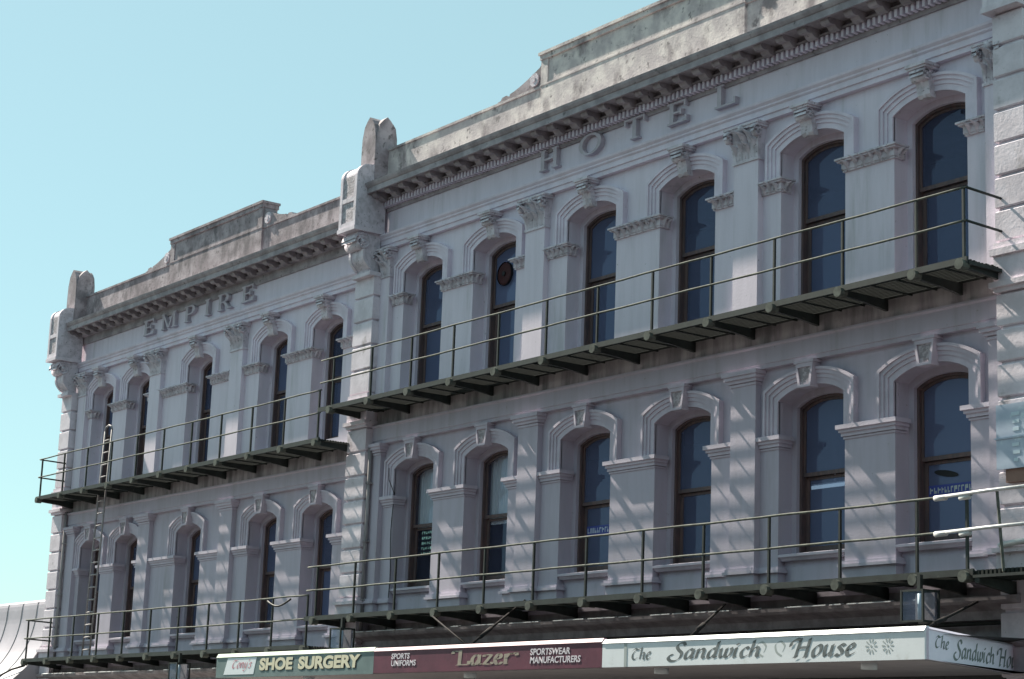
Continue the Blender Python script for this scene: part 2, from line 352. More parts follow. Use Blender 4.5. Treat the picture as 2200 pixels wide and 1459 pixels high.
# ------------------------------------------------------------------ building wings
def capital(B, x0, x1, z0, z1, half=None):
    """carved leaf capital on a pilaster face at y=-.12"""
    cx = (x0+x1)/2; w = x1-x0; h = z1-z0; mb = MB()
    mb.box(x0-.025, x1+.025, -.145, .0, z0-.05, z0)                       # astragal
    def bell(u, v):
        e = .10*v**3; return (x0-e+(w+2*e)*u, -.13-.10*v**3, z0+h*.88*v)
    mb.loft([(x0,-.13,z0),(x1,-.13,z0),(x1,0,z0),(x0,0,z0)],[(x0-.06,-.19,z0+h*.86),(x1+.06,-.19,z0+h*.86),(x1+.06,0,z0+h*.86),(x0-.06,0,z0+h*.86)])
    mb.box(x0-.11, x1+.11, -.25, .0, z0+h*.86, z0+h*.93); mb.box(x0-.13, x1+.13, -.27, .0, z0+h*.93, z1-.004)
    c = part('capital', mb, 'carved_stone', B)
    n = 4 if w > .5 else 3
    for i in range(n): put('leaf', LEAF_M, c, (x0+w*(i+.5)/n, -.125, z0), None, (w/.62*.58 if w > .5 else w/.4*.5, 1.35, h*.62/.34*.9))
    for i in range(n-1): put('leaf', LEAF_L, c, (x0+w*(i+1)/n, -.12, z0+.02), None, (.62, 1.25, h/.5*.86))
    for sx in (x0-.035, x1+.035): put('volute', VOL, c, (sx, -.215, z0+h*.72))
    rs = MB(); rs.tube([(cx,-.20,z0+h*.86),(cx,-.29,z0+h*.87)], [.09,.05], 9); part('rosette', rs, 'carved_stone', c, True)
    return c

def quoin_pier(B, x0, x1, zs, y=-.30, mb_back=True):
    """zs: list of (z0,z1) storey ranges, blocks with recessed joints"""
    bk = MB()
    for z0, z1 in zs: bk.box(x0+.045, x1-.045, y+.045, .0, z0, z1)
    q = part('quoin_pier', bk, 'quoin_stone', B)
    for z0, z1 in zs:
        n = max(1, round((z1-z0)/.50)); ph = (z1-z0)/n
        for i in range(n):
            m_ = MB(); a = z0+i*ph+.022; b_ = z0+(i+1)*ph-.022; e = .018
            X0, X1 = x0, x1
            m_.loft([(X0+e,y+e,a),(X1-e,y+e,a),(X1-e,.002,a),(X0+e,.002,a)],[(X0,y,a+e),(X1,y,a+e),(X1,.002,a+e),(X0,.002,a+e)])
            m_.loft([(X0,y,a+e),(X1,y,a+e),(X1,.002,a+e),(X0,.002,a+e)],[(X0,y,b_-e),(X1,y,b_-e),(X1,.002,b_-e),(X0,.002,b_-e)], False)
            m_.loft([(X0,y,b_-e),(X1,y,b_-e),(X1,.002,b_-e),(X0,.002,b_-e)],[(X0+e,y+e,b_),(X1-e,y+e,b_),(X1-e,.002,b_),(X0+e,.002,b_)])
            part('quoin_block', m_, 'quoin_stone', q)
    return q

def quoin_moulds(B, a, b_, dz):
    for nm, spec in (('pier_base', ((4.42,4.76,.05),(4.76,4.83,.11),(4.83,4.90,.04))), ('pier_string', ((8.555,8.62,.04),(8.62,8.70,.10),(8.70,9.10,.03),(9.10,9.20,.08),(9.20,9.30,.03)))):
        mm = MB()
        for z0, z1, p in spec: mm.box(a-p*.6, b_+p*.6, -.30-p, .0, z0+dz, z1+dz)
        part(nm, mm, 'quoin_stone', B)
def top_console(B, x0, x1, Z, finial=True, yf=-.84, scroll=True):
    """scrolled bracket, arched panelled box and leaf block at the end of a cornice; Z(z) maps levels"""
    cx = (x0+x1)/2; w = x1-x0
    # box with rounded top
    zt, zb = Z(14.40), Z(12.86)
    prof = [(-.10,zb),(yf+.03,zb),(yf,zb+.06)]+[(yf,zt-.30)]
    for i in range(1, 9): a = i/8*pi/2; prof.append((yf+.42*(1-cos(a)), zt-.30+.30*sin(a)))
    prof += [(-.10, zt)]
    fr = MB(); fr.px(prof, x0, x1)
    bx = part('cornice_stop', fr, 'carved_stone', B)
    # raised border on front, leaving two sunk rough panels
    bd = MB()
    bd.box(x0+.002, x0+.10, yf-.03, yf+.01, zb+.09, zt-.30); bd.box(x1-.10, x1-.002, yf-.03, yf+.01, zb+.09, zt-.30)
    bd.box(x0+.101, x1-.101, yf-.028, yf+.01, zb+.09, zb+.20); bd.box(x0+.101, x1-.101, yf-.028, yf+.01, zb+.66, zb+.76)
    bd.box(x0-.02, x1+.02, yf-.05, -.097, zb-.006, zb+.085)
    for (a0, a1) in ((x0+.002, x0+.10), (x1-.10, x1-.002)):
        pr = []
        for i in range(0, 7): a = i/8*pi/2; pr.append((yf+.42*(1-cos(a))-.028, zt-.30+.30*sin(a)+.012))
        pr += [(p[0]+.06, p[1]-.01) for p in pr[::-1]]; bd.px(pr, a0, a1)
    part('border', bd, 'quoin_stone', bx)
    vm = MB(); vm.box(x0+.102, x1-.102, yf-.008, yf+.01, zb+.202, zb+.658); vm.box(x0+.102, x1-.102, yf-.008, yf+.01, zb+.762, zt-.29)
    part('rough_panel', vm, 'vermiculated', bx)
    if not scroll: return
    # S-scroll bracket below
    sc = MB(); z0 = Z(12.0); pr = [(-.15,zb),(-.70,zb)]
    for i in range(13):
        t = i/12; yy = -.74+.36*t+.07*sin(t*pi*2.0); pr.append((yy, zb-.06-(zb-.12-z0)*t))
    pr += [(-.36,z0),(-.15,z0)]
    sc.px(pr, x0+.07, x1-.07); cs = part('console', sc, 'carved_stone', B)
    put('scroll', BVOL, cs, (cx, -.60, zb-.22), None, ((w-.08)/.64, 1, 1))
    ed = MB()
    for (a0, a1) in ((x0+.05, x0+.13), (x1-.13, x1-.05)):
        p2 = [(y_-.03, z_) for y_, z_ in pr[2:-2]]; p2 += [(y_+.05, z_) for y_, z_ in p2[::-1]]; ed = MB(); ed.px(p2, a0, a1); part('border', ed, 'quoin_stone', cs)
    lm = MB(); lm.box(x0-.03, x1+.03, -.44, -.0, z0-.10, z0-.02); lm.box(x0-.0, x1+.0, -.40, -.0, z0-.02, z0); part('moulding', lm, 'quoin_stone', cs)
    if finial:
        zf, zt2 = Z(13.98), Z(15.52); yc = -.17; hx, hy = .28, .27
        def ogive(h_): return [(-h_,0),(h_,0),(h_*1.02,.52),(h_*.98,.72),(h_*.72,.90),(h_*.34,.98),(0,1.03),(-h_*.34,.98),(-h_*.72,.90),(-h_*.98,.72),(-h_*1.02,.52)]
        H = zt2-zf; fm = MB()
        fm.py([(cx+.06+x, zf+z*H) for x, z in ogive(hx)], yc-hy-.012, yc+hy+.012)
        fm.px([(yc+y, zf+z*H*.995) for y, z in ogive(hy)], cx+.06-hx-.012, cx+.06+hx+.012)
        part('finial', fm, 'parapet_stone_grey', B)

def wing(B, x0, x1, wins, pils, halfs, hw, dz, letters, dentils, block, cor_x0, cor_x1, apron=True):
    Z = lambda z: z+dz
    # --- walls
    lo = MB(); wall_panel(lo, x0, x1, Z(4.32), Z(8.17), wins, hw, Z(4.50), Z(7.59), .19); part('wall', lo, 'stucco_shaded', B)
    up = MB(); wall_panel(up, x0, x1, Z(9.00), Z(13.45), wins, hw, Z(9.20), Z(11.88), .20); part('wall', up, 'stucco', B)
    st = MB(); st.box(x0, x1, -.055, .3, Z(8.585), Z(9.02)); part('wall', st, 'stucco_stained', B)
    # --- string band
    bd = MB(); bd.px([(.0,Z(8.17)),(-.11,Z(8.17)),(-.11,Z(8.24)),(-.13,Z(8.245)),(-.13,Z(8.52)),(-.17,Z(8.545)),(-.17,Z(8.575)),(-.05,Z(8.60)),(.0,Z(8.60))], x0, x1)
    part('string_band', bd, 'stucco_shaded', B)
    # --- architrave
    ar = MB(); ar.px([(.0,Z(12.51)),(-.10,Z(12.51)),(-.10,Z(12.60)),(-.125,Z(12.605)),(-.125,Z(12.70)),(-.155,Z(12.73)),(-.155,Z(12.76)),(-.19,Z(12.80)),(-.20,Z(12.84)),(-.02,Z(12.875)),(.0,Z(12.875))], x0, x1)
    part('architrave', ar, 'stucco_trim', B)
    # --- bays
    for i, cx in enumerate(wins):
        window_unit(B, cx, hw, Z(5.06), Z(6.40), Z(7.59), .19, 'clear_glass' if (dentils and i in (0, 1)) else 'window_glass')
        window_unit(B, cx, hw, Z(9.21), Z(10.72), Z(11.88), .20)
        part('archivolt', archivolt(cx, hw, Z(7.02), Z(7.59), .19), 'stucco_trim_shaded', B)
        part('archivolt', archivolt(cx, hw, Z(11.42), Z(11.88), .20), 'stucco_trim', B)
        ap = MB(); ap.box(cx-hw+.002, cx+hw-.002, .14, .67, Z(4.49), Z(4.96)); ap.box(cx-hw+.20, cx+hw-.20, .10, .15, Z(4.60), Z(4.86))
        part('apron', ap, 'stucco_shaded', B)
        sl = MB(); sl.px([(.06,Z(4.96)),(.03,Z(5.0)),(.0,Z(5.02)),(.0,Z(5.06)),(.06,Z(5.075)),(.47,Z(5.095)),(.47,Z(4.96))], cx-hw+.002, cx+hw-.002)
        part('sill', sl, 'stucco_trim_shaded', B)
        # lower keystone
        k = MB(); zt, zk = Z(8.166), Z(7.72)
        def kp(s_): return [(cx-.14*s_,zk),(cx+.14*s_,zk),(cx+.20*s_,zt-.05),(cx-.20*s_,zt-.05)]
        k.loft([(x,-.145,z) for x, z in kp(1)], [(x,.0,z) for x, z in kp(1)])
        # raised border
        O_ = kp(1); I_ = [(cx-.095,zk+.045),(cx+.095,zk+.045),(cx+.150,zt-.115),(cx-.150,zt-.115)]
        for a in range(4):
            b_ = (a+1) % 4; k.loft([(O_[a][0],-.175,O_[a][1]),(O_[b_][0],-.175,O_[b_][1]),(I_[b_][0],-.175,I_[b_][1]),(I_[a][0],-.175,I_[a][1])],
                                 [(O_[a][0],-.144,O_[a][1]),(O_[b_][0],-.144,O_[b_][1]),(I_[b_][0],-.144,I_[b_][1]),(I_[a][0],-.144,I_[a][1])])
        k.box(cx-.225, cx+.225, -.19, .0, zt-.048, zt)
        kk = part('keystone', k, 'stucco_trim_shaded', B)
        vp = MB(); vp.py([(x, z) for x, z in I_], -.150, -.14); part('rough_panel', vp, 'vermiculated', kk)
        # upper keystone: scrolled console with a leaf
        zt, zk = Z(12.508), Z(11.98); k = MB()
        pr = [(.0,zk),(-.10,zk),(-.14,zk+.05),(-.15,zk+.16),(-.20,zk+.30),(-.27,zk+.38),(-.27,zk+.44),(.0,zk+.44)]
        k.px(pr, cx-.13, cx+.13); k.box(cx-.19, cx+.19, -.31, .0, zk+.44, zk+.475); k.box(cx-.215, cx+.215, -.335, .0, zk+.475, zt-.002)
        kk = part('keystone', k, 'carved_stone', B)
        put('scroll', KVOL, kk, (cx, -.215, zk+.345)); put('leaf', LEAF_M, kk, (cx, -.125, zk+.0), None, (1, 1.1, .95))
    # --- piers: imposts and bases between openings
    edges = [x0]
    for cx in wins: edges += [cx-hw, cx+hw]
    edges.append(x1)
    solid = sorted([(a, b_) for a, b_ in pils]+[(a, b_) for a, b_ in halfs])
    for i in range(0, len(edges), 2):
        a, b_ = edges[i], edges[i+1]
        segs = []; cur = a; wl = i > 0
        for p0, p1 in solid:
            if p0 >= a-.05 and p1 <= b_+.05:
                if p0-cur > .06: segs.append((cur, p0, wl, False))
                cur = p1; wl = False
        if b_-cur > .06: segs.append((cur, b_, wl, i+2 < len(edges)))
        for s0, s1, l, r in segs:
            im = MB(); layers(im, s0, s1, ((Z(6.80),Z(6.83),.02),(Z(6.84),Z(6.90),.045),(Z(6.90),Z(6.95),.075),(Z(6.95),Z(7.02),.11)), .24, l, r)
            part('impost', im, 'stucco_trim_shaded', B)
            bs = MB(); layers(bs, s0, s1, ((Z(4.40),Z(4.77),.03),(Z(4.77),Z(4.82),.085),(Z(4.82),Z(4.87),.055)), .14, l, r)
            part('pier_base', bs, 'stucco_trim_shaded', B)
            im = MB(); layers(im, s0, s1, ((Z(11.20),Z(11.235),.03),(Z(11.235),Z(11.36),.045),(Z(11.36),Z(11.39),.10),(Z(11.39),Z(11.42),.13)), .22, l, r)
            io = part('impost', im, 'carved_stone', B)
            n = max(1, round((s1-s0)/.17))
            for j in range(n): put('leaf', LEAF_S, io, (s0+(s1-s0)*(j+.5)/n, -.040, Z(11.20)), None, ((s1-s0)/n/.17*.66, 1.75, .98))
            if r:
                for yy in (.06, .16): put('leaf', LEAF_S, io, (s1+.040, yy, Z(11.20)), pi/2, (.6, 1.3, .95))
    # --- pilasters
    for p0, p1 in sorted(list(pils)+list(halfs)):
        pm = MB(); pm.box(p0, p1, -.12, .0, Z(4.87), Z(7.97)); pl = part('pilaster', pm, 'stucco_shaded', B)
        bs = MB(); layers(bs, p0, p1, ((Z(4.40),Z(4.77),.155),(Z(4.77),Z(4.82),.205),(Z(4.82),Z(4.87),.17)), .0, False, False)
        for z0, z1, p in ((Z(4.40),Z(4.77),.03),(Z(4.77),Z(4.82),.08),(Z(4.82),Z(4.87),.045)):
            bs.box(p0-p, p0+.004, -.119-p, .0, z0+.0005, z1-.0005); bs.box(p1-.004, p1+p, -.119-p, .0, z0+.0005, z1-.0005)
        part('base', bs, 'stucco_trim_shaded', pl)
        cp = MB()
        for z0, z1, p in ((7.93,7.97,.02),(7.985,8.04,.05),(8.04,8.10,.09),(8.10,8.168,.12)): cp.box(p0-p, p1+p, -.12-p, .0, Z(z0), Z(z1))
        cp.box(p0+.001, p1-.001, -.122, .0, Z(7.97), Z(7.985)); part('capital', cp, 'stucco_trim_shaded', pl)
        pm = MB(); pm.box(p0, p1, -.12, .0, Z(9.02), Z(11.90)); pl = part('pilaster', pm, 'stucco', B)
        capital(B, p0, p1, Z(11.90), Z(12.508))
    # --- cornice
    co = MB()
    co.px([(.0,Z(13.40)),(-.04,Z(13.40)),(-.055,Z(13.44)),(-.06,Z(13.455)),(-.06,Z(13.60)),(-.19,Z(13.612)),(-.20,Z(13.64)),(.0,Z(13.64))], cor_x0, cor_x1)
    part('bed_moulding', co, 'cornice_stone', B)
    co = MB(); co.px([(.0,Z(13.64)),(-.135,Z(13.64)),(-.135,Z(13.735)),(-.55,Z(13.735)),(-.55,Z(13.70)),(-.60,Z(13.70)),(-.60,Z(13.82)),(-.62,Z(13.83)),(-.655,Z(13.88)),(-.67,Z(13.925)),(-.55,Z(13.955)),(.1,Z(14.0)),(.1,Z(13.64))], cor_x0, cor_x1)
    c = part('cornice', co, 'cornice_stone', B)
    n = int((cor_x1-cor_x0-.3)/.52)
    for i in range(n+1): put('modillion', MODIL, c, (cor_x0+.2+(cor_x1-cor_x0-.4)*i/n, 0, Z(13.645)))
    if dentils:
        n = int((cor_x1-cor_x0)/.118)
        for i in range(n): put('dentil', DENT, c, (cor_x0+.06+i*.118, 0, Z(13.468)))
    # --- parapet
    b0, b1, low, hi = block
    pa = MB(); pa.box(cor_x0, cor_x1, -.10, .22, Z(13.99), Z(low)); pa.box(cor_x0, cor_x1, -.125, .245, Z(low), Z(low)+.05)
    p = part('parapet', pa, 'parapet_stone' if dentils else 'parapet_stone_grey', B)
    bl = MB(); bl.box(b0, b1, -.15, .27, Z(13.995), Z(low)+.02); bl.box(b0+.001, b1-.001, -.13, .25, Z(low)+.05, Z(hi)-.13)
    bl.box(b0-.02, b1+.02, -.16, .28, Z(low)+.02, Z(low)+.05)
    bl.box(b0, b0+.22, -.155, -.12, Z(low)+.051, Z(hi)-.13); bl.box(b1-.22, b1, -.155, -.12, Z(low)+.051, Z(hi)-.13)
    bl.box(b0-.02, b1+.02, -.175, .28, Z(hi)-.13, Z(hi)-.03); bl.box(b0-.05, b1+.05, -.205, .30, Z(hi)-.03, Z(hi)+.03)
    part('parapet_block', bl, 'parapet_stone' if dentils else 'parapet_stone_grey', p)
    for sgn, e in ((-1, b0), (1, b1)):
        sc = MB(); zl = Z(low)+.05; pts = [(0,zl-.02),(0,Z(hi)-.14)]
        for i in range(9):
            t = i/8; pts.append((.10+1.0*t, zl+.10+(Z(hi)-.24-zl-.10)*((1-t)**1.35)))
        pts += [(1.12,zl+.02),(1.22,zl+.10),(1.36,zl+.09),(1.42,zl+.03),(1.52,zl+.02),(1.52,zl-.02)]
        sc.py([(e+sgn*x, z) for x, z in pts], -.115, .18); s_ = part('parapet_scroll', sc, 'parapet_stone_grey', p)
        vo = MB(); vo.tube([(e+sgn*.24,-.15,zl+.17),(e+sgn*.24,-.11,zl+.17)], .14, 14); vo.tube([(e+sgn*.24,-.17,zl+.17),(e+sgn*.24,-.14,zl+.17)], .06, 10)
        part('scroll_boss', vo, 'carved_stone', s_)
    # --- frieze letters
    for ch, xc in letters: raised_letter(B, ch, xc, Z(13.03), .42, 1.5 if dentils else 1.75)
    # --- ground floor cornice under the balcony, shop front below
    lc = MB(); lc.px([(.0,Z(3.85)),(-.12,Z(3.85)),(-.12,Z(3.98)),(-.20,Z(4.02)),(-.36,Z(4.06)),(-.40,Z(4.10)),(-.40,Z(4.16)),(-.05,Z(4.20)),(.0,Z(4.20))], x0, x1)
    part('ground_cornice', lc, 'dark_timber', B)
    part('shop_frieze', MB().box(x0, x1, -.01, .3, Z(2.9), Z(4.33)), 'dark_timber', B)
    xx = x0+.4
    while xx < x1-1.2:
        ln_ = random.choice((.25,.5,.75,.9)); lip = MB(); lip.px([(-.42,Z(4.150)),(-.42,Z(4.163)),(-.35,Z(4.178)),(-.35,Z(4.165))], xx, xx+ln_); part('sunlit_dash', lip, 'sign_white', B)  # white strips cut into dashes that paint sunlight on the ledge
        xx += ln_+random.choice((.08,.12,.45,.6))
    cdt = MB(); cdt.tube([(x0+.4,-.16,Z(3.80)),((x0+x1)/2,-.16,Z(3.79)),(x1-.4,-.16,Z(3.80))], .03, 8); part('conduit_pipe', cdt, 'iron_green', B, True)
    return Z

# right wing -------------------------------------------------------------
HOT = thing('hotel_building', 'taller pale stucco hotel wing with raised HOTEL letters and dentilled cornice', 'building', (-27.28, 3, 0))
class Off:                                            # children keep world coordinates
    pass
def world_child(B):
    """helper empty-free: parts are authored in world space, so cancel the parent's offset"""
    return B
HOT.location = (0,0,0)
hw = .75; XC = -27.28
winsR = [XC-7.13, XC-4.52, XC-1.36, XC+1.38, XC+4.53, XC+7.10]
pilsR = [(XC-3.34, XC-2.71), (XC+2.73, XC+3.34)]
halfR = [(-35.95, -35.58), (-18.98, -18.62)]
ZR = wing(HOT, -36.35, -18.30, winsR, pilsR, halfR, .75, 0, [('H',-29.97),('O',-28.66),('T',-27.34),('E',-26.13),('L',-24.84)], True,
     (-30.25, -24.30, 14.78, 15.47), -36.0, -18.6)
quoin_pier(HOT, -36.70, -35.93, [(3.0,4.42),(4.90,8.55),(9.30,12.0)])
quoin_pier(HOT, -18.66, -18.10, [(3.0,4.42),(4.90,8.55),(9.30,12.85)])
for a, b_ in ((-36.70,-35.93),(-18.66,-18.10)):
    quoin_moulds(HOT, a, b_, 0)
top_console(HOT, -36.62, -35.93, ZR); top_console(HOT, -18.72, -18.08, ZR, False, -.42, False)
# left wing --------------------------------------------------------------
EMP = thing('hotel_building', 'lower pale stucco hotel wing with raised EMPIRE letters and plain cornice', 'building')
winsL = [-50.28, -48.06, -44.52, -40.76, -38.26]
pilsL = [(-47.20, -46.56), (-42.74, -42.12)]
halfL = [(-51.72, -51.20)]
ZL = wing(EMP, -52.35, -36.36, winsL, pilsL, halfL, .675, -.65,
     [('E',-47.55),('M',-46.38),('P',-45.18),('I',-44.23),('R',-43.31),('E',-42.11)], False, (-46.45, -41.50, 14.76, 15.43), -52.0, -36.66)
quoin_pier(EMP, -52.42, -51.76, [(ZL(3.0),ZL(4.42)),(ZL(4.90),ZL(8.55)),(ZL(9.30),ZL(12.0))])
quoin_moulds(EMP, -52.42, -51.76, -.65)
top_console(EMP, -52.42, -51.78, ZL)
# bodies: side walls, roofs, floors, rooms ------------------------------
SD = (-.36, .93)
def body(B, x0, x1, dz, splay):
    e = 14; mb = MB()
    x1b = x1+(SD[0]*e if splay else 0)
    for z0, z1, nm in ((0,14+dz,'side_wall'),):
        mb.quad((x0,.02,0),(x0,e,0),(x0,e,14+dz),(x0,.02,14+dz)); mb.quad((x1,.02,0),(x1b,e,0),(x1b,e,14+dz),(x1,.02,14+dz))
        mb.quad((x0,e,0),(x1b,e,0),(x1b,e,14+dz),(x0,e,14+dz)); part('side_wall', mb, 'stucco', B)
    rf = MB(); rf.quad((x0,.05,13.96+dz),(x1,.05,13.96+dz),(x1b,e,13.96+dz),(x0,e,13.96+dz)); part('roof', rf, 'tin_roof', B)
    it = MB()
    for z in (4.3, 8.45, 8.95, 13.2): it.quad((x0+.02,.67,z+dz),(x1-.02,.67,z+dz),(x1-2.2,5.5,z+dz),(x0+.02,5.5,z+dz))
    it.quad((x0+.02,5.5,4.3+dz),(x1-2.2,5.5,4.3+dz),(x1-2.2,5.5,13.2+dz),(x0+.02,5.5,13.2+dz))
    part('interior', it, 'interior', B)
body(HOT, -36.36, -18.14, 0, True); body(EMP, -52.36, -36.38, -.65, False)

# ------------------------------------------------------------------ fire escape balconies
def balcony(label, xa, xb, posts, zd, le=True, re=True, rail_ext=0):
    """zd = deck top; outer edge y=-1.05"""
    B = thing('fire_escape_balcony', label, 'fire escape', (0,0,0), 0, 'fire escape balconies across the hotel front')
    pitch = .066; n = 13
    for i in range(n):
        y0 = -1.035+i*pitch; dy = random.uniform(-.003,.003)
        part('slat', MB().box(xa+random.uniform(0,.03), xb-random.uniform(0,.03), y0+dy, y0+.034+dy, zd-.034, zd+random.uniform(-.003,.003)), 'deck_timber', B)
    part('edge_beam', MB().box(xa-.02, xb+.02, -1.085, -1.045, zd-.075, zd+.02), 'iron_green', B)
    part('wall_plate', MB().box(xa, xb, -.165, -.015, zd-.034, zd-.001), 'deck_timber', B)
    br = MB(); br.px([(-.02,zd-.04),(-1.04,zd-.04),(-1.115,zd-.05),(-1.15,zd-.09),(-1.14,zd-.14),(-1.09,zd-.16),(-1.03,zd-.13),(-.55,zd-.16),(-.02,zd-.22)], -.028, .028)
    BR = br.mesh('bracket', 'iron_green')
    JO = MB().box(-.011,.011,-1.04,-.03,zd-.060,zd-.034).mesh('joist', 'iron_green')
    for p in posts: put('bracket', BR, B, (p-.02,0,0))
    for a, b_ in zip(posts, posts[1:]):
        k = max(1, round((b_-a)/.51))
        for j in range(1, k): put('joist', JO, B, (a+(b_-a)*j/k,0,0))
    PO = MB().box(-.017,.017,-1.075,-1.035,zd-.04,zd+1.05)
    PM = PO.mesh('post', 'iron_green'); 
    CAP = MB().tube([(0,-1.15,zd-.085),(0,-1.0,zd-.085)], .085, 10).mesh('bracket_nose', 'iron_grey')
    for p in posts: put('post', PM, B, (p,0,0)); put('bracket_nose', CAP, B, (p-.02,0,0))
    for h in (1.06, .56):
        pts = []
        N = 60
        for i in range(N+1):
            x = xa+(xb+rail_ext-xa)*i/N; pts.append((x, -1.06, zd+h+.004*sin(x*2.05+h*3)+.002*sin(x*5.3)))
        part('rail', MB().tube(pts, .019, 8), 'iron_grey', B, True)
    for fl, x in ((le, xa), (re, xb)):
        if fl:
            for h in (1.06, .56): part('end_rail', MB().tube([(x,-1.06,zd+h),(x,-.30 if abs(x) < 50 or True else 0,zd+h-.02)], .021, 8), 'iron_green', B, True)
            part('end_beam', MB().box(x-.03, x+.03, -1.04, -.02, zd-.09, zd-.037), 'iron_green', B)
    return B
pU = [-36.15]+[-34.62+1.511*i for i in range(11)]+[-18.60]
pLw = [-36.35]+[-34.84+1.531*i for i in range(11)]+[-18.60]
pUL = [-51.62+1.493*i for i in range(11)]
balcony('dark green iron balcony beneath the HOTEL lettering, on the top storey', -36.68, -18.55, pU, 8.93, False, True)
balc2 = balcony('dark green iron balcony above the sandwich shop awning, on the first storey', -36.75, -18.50, pLw, 4.45, False, False, .0)
balcony('dark green iron balcony beneath the EMPIRE lettering, on the top storey', -51.80, -36.62, pUL, 8.28, True, False)
balcony('dark green iron balcony with the ladder foot, on the first storey of the EMPIRE wing', -51.80, -36.66, pUL, 3.86, True, False)
# newer galvanised rails at the corner with couplers and a ribbed corner platform
for h in (5.53, 5.02):
    part('corner_rail', MB().tube([(-19.10,-1.10,h-.02),(-18.2,-1.10,h),(-16.9,-1.10,h+.01)], .026, 10), 'galvanised', balc2, True)
    part('rail_coupler', MB().tube([(-19.16,-1.085,h-.03),(-18.95,-1.085,h-.028)], .042, 10), 'galvanised', balc2, True)
    part('rail_coupler', MB().tube([(-18.70,-1.085,h-.06),(-18.52,-1.085,h-.055)], .036, 10), 'galvanised', balc2, True)
for i in range(22):
    part('corner_slat', MB().box(-18.44+i*.075, -18.40+i*.075, -1.05, -.34, 4.36, 4.45), 'deck_timber', balc2)
part('edge_beam', MB().box(-18.48, -16.8, -1.09, -1.055, 4.34, 4.38), 'iron_green', balc2)
part('corner_post', MB().tube([(-17.95,-1.07,4.40),(-18.05,-1.07,5.55)], .022, 8), 'iron_grey', balc2)
part('corner_bracket', MB().px([(-.02,4.35),(-1.08,4.35),(-1.08,4.27),(-.02,4.12)], -18.45, -18.37), 'iron_green', balc2)

# ladder -------------------------------------------------------------------
LD = thing('ladder', 'pale metal ladder rising from the lower balcony through the upper one', 'ladder')
y0, y1 = -.62, -.60
bl, tl = Vector((-48.86,-.66,3.88)), Vector((-48.66,-.60,9.84))
br_, tr_ = bl+Vector((.46,0,0)), tl+Vector((.42,0,0))
part('stile', MB().tube([bl, bl.lerp(tl,.5), tl], .026, 8), 'ladder_paint', LD, True)
part('stile', MB().tube([br_, br_.lerp(tr_,.5), tr_], .026, 8), 'ladder_paint', LD, True)
part('top_hoop', MB().tube([tl, tl+Vector((.05,0,.10)), (tl+tr_)/2+Vector((0,0,.14)), tr_+Vector((-.05,0,.10)), tr_], .026, 8), 'ladder_paint', LD, True)
RG = None
for i in range(18):
    t = (i+.6)/18.4; a, b_ = bl.lerp(tl, t), br_.lerp(tr_, t)
    if 4.6 < 0: pass
    part('rung', MB().tube([a, b_], .02, 8), 'ladder_paint', LD, True)

# ------------------------------------------------------------------ awning
AW = thing('shop_awning', 'flat shop awning over the footpath carrying the shop name boards', 'awning')
cx0, cx1 = -36.28, -17.33
sd = Vector((-.36,.933,0)).normalized(); cor = Vector((cx1,-3.3,0)); far = cor+sd*4.6
plan = [(cx0,-3.27),(cx1-.03,-3.27),(far.x-.03,far.y),(-18.7,far.y),(-18.2,.0),(cx0,.0)]
def slab(mb, poly, zf): mb.quad(*[(x,y,zf(y)) for x, y in poly]); return mb
rf = MB(); zt = lambda y: 3.44+(y+3.3)*.05 if y < 0 else 3.60
a = [(x,y,zt(y)) for x, y in plan]; b_ = [(x,y,zt(y)-.04) for x, y in plan]; rf.loft(b_, a); part('roof_sheet', rf, 'awning_roof', AW)
sf = MB(); sf.loft([(x,y,3.075) for x, y in plan], [(x,y,3.115) for x, y in plan]); part('soffit', sf, 'soffit_paint', AW)
fa = MB(); fa.box(cx0, cx1-.035, -3.295, -3.255, 3.06, 3.455); part('fascia', fa, 'soffit_paint', AW)
part('end_board', MB().box(cx0-.03, cx0+.01, -3.25, .0, 3.07, 3.46), 'soffit_paint', AW)
fs = MB(); nrm = Vector((sd.y,-sd.x,0)); p0, p1 = cor-nrm*.02-sd*.0, far-nrm*.02
fs.loft([(p0.x,p0.y,3.06),(p1.x,p1.y,3.06),((p1-nrm*.04).x,(p1-nrm*.04).y,3.06),((p0-nrm*.04).x,(p0-nrm*.04).y,3.06)],
        [(p0.x,p0.y,3.45),(p1.x,p1.y,3.45),((p1-nrm*.04).x,(p1-nrm*.04).y,3.45),((p0-nrm*.04).x,(p0-nrm*.04).y,3.45)]); part('fascia', fs, 'soffit_paint', AW)
for (w_, o_) in (((-30.19,-.13,4.61),(-27.61,-3.2,3.47)),((-24.61,-.13,4.30),(-21.99,-3.2,3.47)),((-19.04,-.33,4.10),(-17.9,-2.75,3.49))):
    w_, o_ = Vector(w_), Vector(o_); part('tie_rod', MB().tube([w_, o_], .02, 8), 'tie_iron', AW, True)
    m1 = w_.lerp(o_, .62); m2 = w_.lerp(o_, .80); part('turnbuckle', MB().tube([m1, m2], .036, 8), 'tie_iron', AW, True)
part('tie_rod', MB().tube([(-31.9,-1.1,4.32),(-28.6,-2.4,3.50)], .015, 8), 'tie_iron', AW, True)
DLT = MB(); DLT.tube([(0,0,3.085),(0,0,2.99)], .11, 16); DLM = DLT.mesh('downlight', 'sign_white', True)
for x in (-33.4,-28.0,-23.0,-18.75): put('downlight', DLM, AW, (x,-2.85,0))

